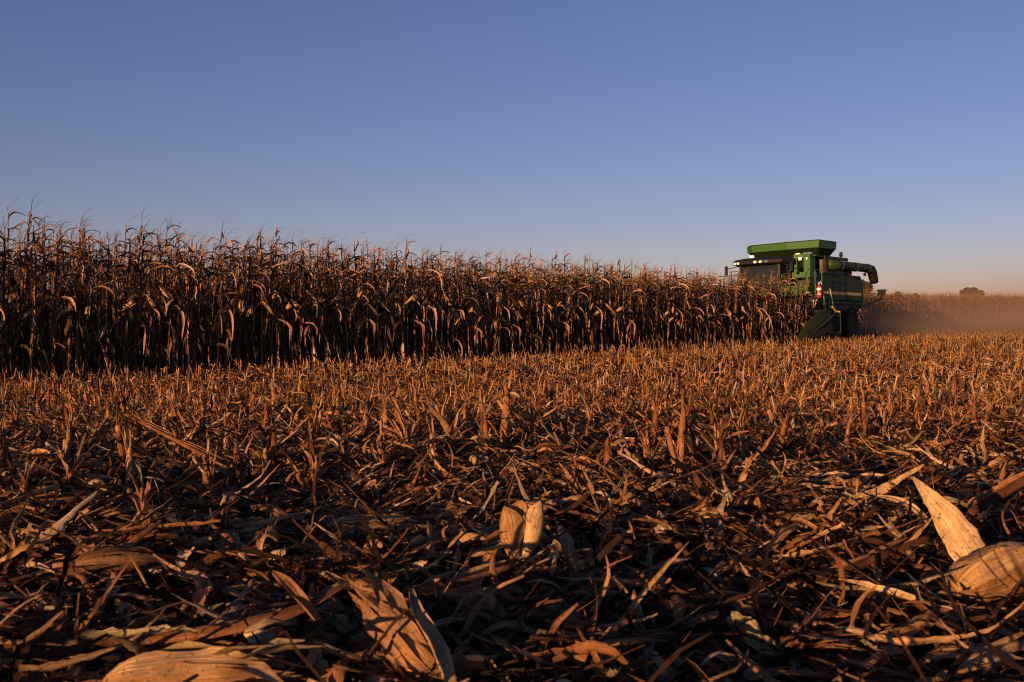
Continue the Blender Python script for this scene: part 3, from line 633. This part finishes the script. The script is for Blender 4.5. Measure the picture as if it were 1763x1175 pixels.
# ------------------------------------------------------------------ bushes beyond the corn
def bush(px, pyt, width_px, depth, label, thin=False):
    x, y = (px - CX) / F_PX * depth, depth; g = float(gz(x, y)); top = CAM_H + (HZ - pyt) * depth / F_PX; H = top - g; W = width_px * depth / F_PX
    r = empty('bush' if not thin else 'hedgerow_tree', (x, y, g))
    tr = [tube([[0, 0, -.1], [.1, 0, H * .3], [rr(-.3, .3), rr(-.3, .3), H * .6]], [.22, .17, .08], 7, .3)]
    for i in range(7):
        a = rr(0, 6.28); tr.append(tube([[.08, 0, H * rr(.15, .4)], [math.cos(a) * W * .2, math.sin(a) * W * .2, H * .55], [math.cos(a) * W * .36, math.sin(a) * W * .3, H * rr(.65, .88)]], [.1, .06, .02], 5, .3))
    obj('trunk', cat(tr), M_BUSH, r)
    cl = []
    for i in range(26):
        a = rr(0, 6.28); q = rr(0, 1) ** .5 * .4; cz = rr(.25, .86); cl.append((math.cos(a) * q * W * (1.15 - cz * .5), math.sin(a) * q * W, cz * H * 1.13 * (1 - .3 * q), rr(.1, .2) * W, rr(.08, .15) * H))
    n = 5200; ci = rng.integers(0, len(cl), n); c = np.array(cl)[ci]; d = unit(rng.normal(0, 1, (n, 3))) * (rng.random((n, 1)) ** .4)
    P = c[:, :3] + d * np.column_stack([c[:, 3], c[:, 3], c[:, 4]]); P[:, 2] = np.maximum(P[:, 2], .2)
    q = np.array([[-.5, -.5, 0], [.5, -.5, .1], [.5, .5, 0], [-.5, .5, .1]]) * .2; qq = (q, np.array([[0, 1, 2, 3]]), np.full((4, 4), .5))
    M = rots(rng.uniform(0, 6.28, n), rng.uniform(-1.5, 1.5, n), rng.uniform(-1.5, 1.5, n), rng.uniform(.6, 1.5, n))
    obj('crown', merge([qq], np.zeros(n, int), M, P, rng.normal(0, .25, n)), M_BUSH, r); tag(r, label, 'bush')
bush(1484, 482, 48, 150, 'tall dark bush rising just behind the rear of the combine')
bush(1510, 501, 34, 165, 'low bush beyond the corn, next to the left of the yellow marker')
bush(1541, 502, 36, 150, 'low green bush between the yellow marker and the small round bush')
bush(1569, 500, 34, 158, 'small round bush right of the low bushes above the far corn')
bush(1672, 495, 46, 170, 'lone broad bush on the horizon at the far right')

# ------------------------------------------------------------------ the combine (x forward, y to its left, z up)
OX, OY = 10.9, 40.0
comb = empty('combine_harvester', (OX, OY, float(gz(OX, OY))))
comb.rotation_euler = (R(1.8), 0, math.atan2(-U[1], -U[0]))
tag(comb, 'green combine harvester with raised grain tank cutting the end of the corn', 'combine harvester')
def part(name, pc, mat, parent=None, smooth=False, label=None):
    o = obj(name, pc, mat, parent or comb, smooth=smooth)
    if label: o['label'] = label
    return o
# grain tank extension, octagonal
plan = [(0, 1.56), (.03, .22), (-.12, -1.32), (-.55, -1.70), (-1.9, -1.70), (-2.3, -1.2), (-2.3, 1.25), (-1.68, 1.6)]
def ringz(z, k, dx=0): return [(-1.1 + (x_ + 1.1) * k + dx, y_ * k, z) for x_, y_ in plan]
def ring_in(z): return [(-1.15 + (x_ + 1.15) * (.3 if x_ > -1 else .8), y_ * .8, z) for x_, y_ in plan]
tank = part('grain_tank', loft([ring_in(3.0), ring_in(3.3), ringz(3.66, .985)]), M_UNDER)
part('tank_extension', loft([ringz(3.662, .99), ringz(3.67, 1.0), ringz(3.93, 1.012), ringz(3.94, 1.0), ringz(3.935, .97), ringz(3.70, .95)], capends=False), M_GREEN, tank)
part('rim', cat([bar((*(np.array(plan[i]) * 1.0 + 0)[:2], 3.95), (*(np.array(plan[(i + 1) % 8]))[:2], 3.95), .05, .03) for i in range(8)]), M_BLACK, tank)
part('seam', cat([bar((p_[0] * 1.012 + .012, p_[1] * 1.012, 3.68), (p_[0] * 1.025 + .012, p_[1] * 1.02, 3.93), .02, .02) for p_ in plan[:4]]), M_GREEN_D, tank)
for yy, w_, mt in ((.55, .1, M_LAMP), (.95, .2, M_CHROME)): part('inspection_window', ubox((-.46, -.32, yy - w_, yy + w_, 3.43, 3.43 + w_ + .02), .02), mt, tank)
part('ledge', cat([box(-2.5, .75, 1.0, 1.75, 3.26, 3.31), box(-2.5, -.1, 1.72, 1.77, 3.2, 3.32)]), M_GREEN_D, tank)
part('beacon', tube([[-2.15, 1.6, 3.31], [-2.15, 1.6, 3.38], [-2.17, 1.6, 3.40], [-2.2, 1.6, 3.56]], [.03, .03, .075, .065], 10), M_BLACK)
# main body
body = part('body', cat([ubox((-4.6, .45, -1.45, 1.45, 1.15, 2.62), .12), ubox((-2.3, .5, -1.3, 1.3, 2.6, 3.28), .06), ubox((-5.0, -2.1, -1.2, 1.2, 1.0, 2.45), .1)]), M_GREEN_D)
def panel(x0, x1, z0, z1, y_=1.5, cut=.25):
    pts = [(x0, z0), (x1, z0), (x1, z1 - .08), (x1 - .08, z1), (x0 + cut * .5, z1), (x0, z1 - cut)]
    return loft([[(x_, y_ - .03, z_) for x_, z_ in pts], [(x_, y_ + .03, z_) for x_, z_ in pts], [(x_ * .995 - .002, y_ + .045, z_ * .995 + .008) for x_, z_ in pts]])
for x0, x1 in ((-4.55, -2.72), (-2.70, -.72), (-.70, 1.2)):
    pn = part('side_panel', panel(x0, x1, 1.62, 2.66, 1.53, .32 if x0 < -4 else .02), M_GREEN_D, body)
part('stripe', cat([box(-4.4, -2.75, 1.575, 1.585, 1.83, 1.95), box(-2.68, -.75, 1.575, 1.585, 1.83, 1.95), box(-.68, .8, 1.575, 1.585, 1.85, 1.93)]), M_YEL, body)
part('lower_panel', cat([ubox((-4.7, -1.0, 1.3, 1.5, 1.42, 1.6), .04), ubox((-4.9, -4.55, -1.4, 1.5, 1.3, 2.4), .05)]), M_GREEN_D, body)
# front frame beside the cab with an opening, lamps
fr = part('front_frame', cat([box(.5, .95, .95, 1.07, 2.55, 3.34), box(.5, 1.0, 1.36, 1.62, 2.55, 3.34), box(.5, 1.0, .95, 1.62, 3.2, 3.36), box(.45, 1.15, .95, 1.66, 2.45, 2.66)]), M_GREEN)
part('recess', box(.46, .5, 1.07, 1.36, 2.66, 3.2), M_BLACK, fr)
part('work_light', ubox((1.0, 1.07, 1.17, 1.3, 3.12, 3.24), .02), M_LAMP_ON, fr); part('work_light', ubox((1.0, 1.05, 1.46, 1.53, 3.13, 3.22), .015), M_LAMP, fr)
# cab
cab = part('cab', cat([box(.55, 2.0, -.85, .85, 1.75, 1.98), box(.5, .6, -.85, .85, 1.9, 3.0)] + [bar((x_, y_, 1.95), (x2_, y_ * .96, 3.03), .08) for x_, x2_, y_ in ((2.1, 1.95, -.83), (2.1, 1.95, .83), (.65, .65, -.83), (.65, .65, .83), (1.25, 1.25, .84))]), M_GREEN_D)
part('windscreen', loft([[(2.08, -.79, 1.98), (2.2, 0, 1.98), (2.08, .79, 1.98), (2.05, 0.0, 1.98)], [(1.93, -.76, 3.0), (2.05, 0, 3.0), (1.93, .76, 3.0), (1.9, 0, 3.0)]]), M_GLASS, cab)
for y_ in (-.84, .84): part('side_window', box(.7, 2.0, y_ - .008, y_ + .008, 2.0, 3.0), M_GLASS, cab)
def cabroof():
    def rg(z, k, f): return [(.45 - .05 * k, -1.0 * k, z), (1.2, -1.06 * k, z), (2.2 * f, -1.02 * k, z), (2.42 * f, -.6 * k, z), (2.5 * f, 0, z), (2.42 * f, .6 * k, z), (2.2 * f, 1.02 * k, z), (1.2, 1.06 * k, z), (.45 - .05 * k, 1.0 * k, z)]
    return loft([rg(2.98, .9, .94), rg(3.02, 1.0, 1.0), rg(3.14, 1.0, 1.0), rg(3.22, .93, .95), rg(3.28, .7, .8)])
rf = part('cab_roof', cabroof(), M_BLACK, cab, label='black cab roof with lamp pairs under its front edge')
for y_, x_ in ((-.88, 2.28), (-.7, 2.36), (.06, 2.5), (.28, 2.49), (.5, 2.44)):
    part('headlight', tube([[x_ - .02, y_, 3.07], [x_ + .015, y_, 3.065], [x_ + .03, y_, 3.065]], [.07, .07, .06], 12, flat=.7), M_LAMP if y_ < .4 else M_CHROME, cab)
part('work_light', ubox((1.9, 1.98, -.42, -.24, 3.27, 3.37), .02), M_LAMP_ON, cab)
part('seat', cat([ubox((.8, 1.3, -.25, .25, 2.1, 2.3), .06), ubox((.7, .85, -.25, .25, 2.25, 2.9), .06)]), M_BLACK, cab)
part('steering_column', cat([bar((1.75, 0, 1.9), (1.55, 0, 2.45), .08), tube([[1.56, 0, 2.44], [1.54, 0, 2.47]], [.18, .18], 14)]), M_BLACK, cab)
for y_, s_ in ((-1.42, -1), (1.28, 1)):
    mr_ = part('mirror', cat([bar((1.9, s_ * .9, 2.98), (2.0, y_, 2.9), .03), ubox((1.93, 2.03, y_ - .06, y_ + .06, 2.66, 3.02), .03)]), M_BLACK)
part('grab_rail', cat([bar((1.8, -.95, 2.0), (1.8, -1.0, 2.8), .03), bar((1.8, -1.0, 2.8), (1.8, -1.3, 2.8), .03), bar((1.8, -1.3, 2.8), (1.8, -1.3, 2.0), .03), bar((1.7, -2.1, 2.64), (1.7, -1.0, 2.66), .03)]), M_GREEN_D)
# platform, ladder, handrails
pf = part('platform', cat([box(.6, 2.1, .9, 1.95, 1.72, 1.79), box(2.05, 2.1, .9, 1.95, 1.79, 2.1)]), M_GREEN)
part('railing', cat([bar((x_, 1.95, 1.75), (x_, 1.95, 2.7), .032) for x_ in (.7, 1.35, 2.05)] + [bar((.7, 1.95, z_), (2.05, 1.95, z_), .032) for z_ in (2.25, 2.7)]), M_GREEN, pf)
part('guard_rail', cat([bar((-.65, 1.62, 2.66), (-.65, 1.62, 2.87), .02), bar((-.65, 1.62, 2.86), (-1.3, 1.62, 2.86), .02), bar((-1.3, 1.62, 2.87), (-1.5, 1.62, 2.66), .02)]), M_GREEN)
ldr = part('ladder', cat([bar((.85, 2.15, .45), (.75, 1.98, 1.8), .05), bar((.25, 2.15, .45), (.2, 1.98, 1.8), .05)] + [bar((.85, 2.15 - i * .045, .5 + i * .3), (.22, 2.15 - i * .045, .5 + i * .3), .1, .03) for i in range(5)]), M_GREEN)
part('handrail', cat([bar((1.0, 2.25, .85), (.9, 2.0, 2.25), .03), bar((.15, 2.25, .8), (.1, 2.02, 2.0), .03), bar((.9, 2.0, 2.25), (.9, 1.95, 2.25), .03)]), paint('pale_handrail', (.25, .42, .22), .5), ldr)
ex = part('fire_extinguisher', tube([[1.25, 2.05, 1.62], [1.25, 2.05, 1.65], [1.25, 2.05, 2.02], [1.25, 2.05, 2.1], [1.25, 2.05, 2.15]], [.07, .085, .085, .05, .025], 14), M_RED, smooth=True)
part('band', cat([tube([[1.25, 2.05, 1.92], [1.25, 2.05, 2.01]], [.088, .088], 14, cap=False), tube([[1.25, 2.05, 1.76], [1.25, 2.05, 1.79]], [.088, .088], 14, cap=False)]), M_WHITE, ex)
part('valve', cat([bar((1.25, 2.05, 2.15), (1.33, 2.12, 2.2), .03), bar((1.25, 2.05, 2.14), (1.2, 2.0, 2.2), .025)]), M_WHITE, ex)
am = part('marker_lamp', tube([[3.0, 2.55, 1.22], [3.0, 2.55, 1.3], [3.0, 2.55, 1.46]], [.04, .07, .125], 4), M_AMBER)
part('cap', tube([[3.0, 2.55, 1.462], [3.0, 2.55, 1.51]], [.14, .14], 4), M_WHITE, am); part('bracket', bar((3.0, 2.55, .9), (3.0, 2.55, 1.24), .04), M_BLACK, am)
# unloading auger folded back
ag = part('unloading_auger', tube([[-.5, 1.72, 3.0], [-1.5, 1.76, 3.0], [-4.75, 1.78, 3.0], [-4.95, 1.78, 2.98]], [.19, .185, .175, .175], 18), M_GREEN_D, smooth=True)
part('spout', tube([[-4.8, 1.78, 3.0], [-5.05, 1.78, 2.96], [-5.22, 1.78, 2.82], [-5.33, 1.78, 2.62], [-5.44, 1.78, 2.42]], [.18, .2, .2, .19, .17], 14, flat=1.0), M_BLACK, ag, smooth=True)
part('collar', cat([tube([[x_, 1.77, 3.0], [x_ - .05, 1.77, 3.0]], [.2, .2], 18) for x_ in (-1.6, -3.2, -4.6)]), M_GREEN_D, ag)
part('auger_lamp', ubox((-4.4, -4.3, 1.72, 1.82, 2.66, 2.79), .02), M_BLACK, ag)
part('auger_rest', cat([box(-3.3, -.6, 1.2, 1.6, 2.66, 2.86), bar((-2.9, 1.7, 2.66), (-2.9, 1.7, 2.85), .1), tube([[-.3, 1.5, 2.66], [-.3, 1.5, 3.2]], [.26, .26], 14), box(-4.2, -1.5, -1.0, 1.0, 2.6, 2.8)]), M_DARKM)
# wheels
def wheel(x_, y_, rad, wd, side):
    an = np.linspace(0, 2 * math.pi, 29)[:-1]
    prof = [(-.5, .55), (-.5, .82), (-.44, .95), (-.3, 1.0), (.3, 1.0), (.44, .95), (.5, .82), (.5, .55), (.3, .5), (-.3, .5), (-.5, .55)]
    rings = [[(x_ + math.cos(a_) * rad * r_, y_ + o_ * wd, rad + math.sin(a_) * rad * r_) for a_ in an] for o_, r_ in prof]
    wv = part('tyre', loft(rings, capends=False), M_TYRE, smooth=True)
    lug = []
    for i in range(24):
        a0 = i * math.pi / 12
        for sd in (-1, 1):
            a1 = a0 + (.13 if sd > 0 else 0); P0 = (x_ + math.cos(a1) * rad * 1.0, y_, rad + math.sin(a1) * rad); P1 = (x_ + math.cos(a1 + .16) * rad * .985, y_ + sd * wd * .48, rad + math.sin(a1 + .16) * rad * .985)
            lug.append(bar(P0, P1, .06, .07))
    part('tread', cat(lug), M_TYRE, wv)
    def disc(r_, o_): return [(x_ + math.cos(a_) * r_ * rad, y_ + o_ * wd, rad + math.sin(a_) * r_ * rad) for a_ in an]
    part('rim', loft([disc(.56, .5 * side), disc(.52, .5 * side), disc(.48, .2 * side), disc(.2, .25 * side), disc(.18, .4 * side), disc(.02, .42 * side)], capends=False), M_RIM, wv, smooth=True)
for y_ in (1.1, 1.75): wheel(.9, y_, .92, .5, 1)
for y_ in (-1.1, -1.75): wheel(.9, y_, .92, .5, -1)
for y_ in (1.3, -1.3): wheel(-3.6, y_, .66, .42, 1 if y_ > 0 else -1)
part('axle', cat([tube([[.9, -1.8, .92], [.9, 1.8, .92]], [.16, .16], 10), tube([[-3.6, -1.3, .66], [-3.6, 1.3, .66]], [.1, .1], 8), ubox((-.4, 1.6, -.9, .9, .8, 1.4), .1)]), M_DARKM)
part('feeder_house', loft([[(1.6, -.7, 1.1), (1.6, .7, 1.1), (1.6, .7, 1.75), (1.6, -.7, 1.75)], [(3.1, -.7, .45), (3.1, .7, .45), (3.1, .7, 1.05), (3.1, -.7, 1.05)]]), M_GREEN_D)
part('straw_chopper', ubox((-5.5, -4.7, -.9, .9, .7, 1.4), .1), M_DARKM)
# corn header
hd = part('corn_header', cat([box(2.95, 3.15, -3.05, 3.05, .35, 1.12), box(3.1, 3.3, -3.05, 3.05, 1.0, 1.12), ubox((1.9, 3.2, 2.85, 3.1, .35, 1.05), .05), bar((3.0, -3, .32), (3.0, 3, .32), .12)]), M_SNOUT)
def snout(yc, wid, zt, long_, x0=3.1):
    def rg(x_, w_, zb, zt_): return [(x_, yc - w_, zb), (x_, yc - w_ * .9, zb + (zt_ - zb) * .65), (x_, yc - w_ * .3, zt_), (x_, yc + w_ * .3, zt_), (x_, yc + w_ * .9, zb + (zt_ - zb) * .65), (x_, yc + w_, zb)]
    L_ = long_
    return loft([rg(x0, wid, .4, zt), rg(x0 + L_ * .25, wid, .3, zt * .93), rg(x0 + L_ * .55, wid * .85, .18, zt * .66), rg(x0 + L_ * .85, wid * .5, .1, zt * .33), rg(x0 + L_, wid * .14, .06, .16)])
for i in range(9):
    yc = -3.05 + i * .7625
    if i in (0, 8): dv = part('snout', snout(yc, .24, 1.15, 2.55), M_SNOUT, hd)
    else: dv = part('snout', snout(yc, .22, .72, 1.7), M_SNOUT, hd)
part('end_trim', cat([bar((3.1, 3.33, .95), (4.2, 3.31, .55), .03), bar((4.2, 3.31, .55), (5.05, 3.12, .15), .03)]), M_DARKM, hd)
part('end_shield', cat([ubox((1.75, 1.95, 2.9, 3.08, .25, 1.1), .04), bar((1.85, 3.0, 1.0), (2.4, 3.0, 1.25), .05)]), M_YEL, hd)
part('cross_auger', cat([tube([[3.45, -2.9, .62], [3.45, 2.9, .62]], [.1, .1], 10), loft([[(3.45 + math.cos(t * 1.2) * q_, -2.9 + t * .06, .62 + math.sin(t * 1.2) * q_) for q_ in (.1, .22, .221)] for t in range(96)])]), M_DARKM, hd)
# rear marker on its arm
mk = part('rear_marker', cat([box(-9.45, -9.2, .6, .9, 1.98, 2.2)]), M_YEL, label='yellow marker box on a thin arm behind the machine')
part('arm', cat([bar((-9.3, .75, 1.98), (-9.2, .75, 1.8), .05), bar((-9.2, .75, 1.8), (-4.8, .75, 1.15), .06)]), M_BLACK, mk)
part('cap', box(-9.5, -9.15, .55, .95, 2.202, 2.25), paint('pale_yellow_paint', (.7, .6, .1), .5, amount=.1), mk)

# ------------------------------------------------------------------ dust raised by the combine
def dust():
    m = bpy.data.materials.new('dust_volume'); m.use_nodes = True; t = m.node_tree; L = t.links.new
    for n in list(t.nodes):
        if n.type == 'BSDF_PRINCIPLED': t.nodes.remove(n)
    def mth(op, a, b=None, c=None):
        n = node(t, 'ShaderNodeMath', operation=op)
        for i, v_ in enumerate((a, b, c)):
            if v_ is None: continue
            if isinstance(v_, (int, float)): n.inputs[i].default_value = v_
            else: L(v_, n.inputs[i])
        return n.outputs[0]
    def dot(sock, vec):
        n = node(t, 'ShaderNodeVectorMath', operation='DOT_PRODUCT'); L(sock, n.inputs[0]); n.inputs[1].default_value = vec; return n.outputs['Value']
    g = node(t, 'ShaderNodeNewGeometry'); P = g.outputs['Position']
    sd = dot(P, (U[0], U[1], 0)); nd = dot(P, (NV[0], NV[1], 0)); zd = dot(P, (0, 0, 1))
    nz = node(t, 'ShaderNodeTexNoise'); nz.inputs['Scale'].default_value = .22; nz.inputs['Detail'].default_value = 2; L(P, nz.inputs['Vector'])
    lat = mth('DIVIDE', mth('SUBTRACT', nd, DC), mth('ADD', 3.0, mth('MULTIPLY', mth('MAXIMUM', mth('SUBTRACT', sd, 40.0), 0.0), .12)))
    lat = mth('EXPONENT', mth('MULTIPLY', mth('MULTIPLY', lat, lat), -1.0))
    ver = mth('EXPONENT', mth('DIVIDE', mth('MAXIMUM', mth('SUBTRACT', zd, 0.2), 0.0), mth('MULTIPLY', mth('ADD', 1.0, mth('MULTIPLY', mth('SUBTRACT', sd, 40.0), .02)), -.7)))
    st = node(t, 'ShaderNodeMapRange'); st.inputs[1].default_value = 41; st.inputs[2].default_value = 50; L(sd, st.inputs[0])
    en = node(t, 'ShaderNodeMapRange'); en.inputs[1].default_value = 128; en.inputs[2].default_value = 95; L(sd, en.inputs[0])
    mr = node(t, 'ShaderNodeMapRange'); mr.inputs[1].default_value = .3; mr.inputs[2].default_value = .7; mr.inputs[3].default_value = .3; mr.inputs[4].default_value = 1.0; L(nz.outputs[0], mr.inputs[0])
    d = mth('MULTIPLY', mth('MULTIPLY', mth('MULTIPLY', lat, ver), mth('MULTIPLY', st.outputs[0], en.outputs[0])), mth('MULTIPLY', mr.outputs[0], DUST))
    pv = node(t, 'ShaderNodeVolumePrincipled'); pv.inputs['Color'].default_value = (.46, .36, .27, 1); L(d, pv.inputs['Density'])
    L(pv.outputs[0], t.nodes['Material Output'].inputs['Volume'])
    a_ = [sn(40.5, DC - 7), sn(40.5, DC + 6), sn(128, DC + 22), sn(128, DC - 24)]
    tag(obj('dust_cloud', loft([[(x, y, -.5) for x, y in a_], [(x, y, 11.0) for x, y in a_]]), m), 'brown dust trailing low behind the combine', 'dust', kind='stuff')
DC = FRONT - 2.0
DUST = .115
dust()
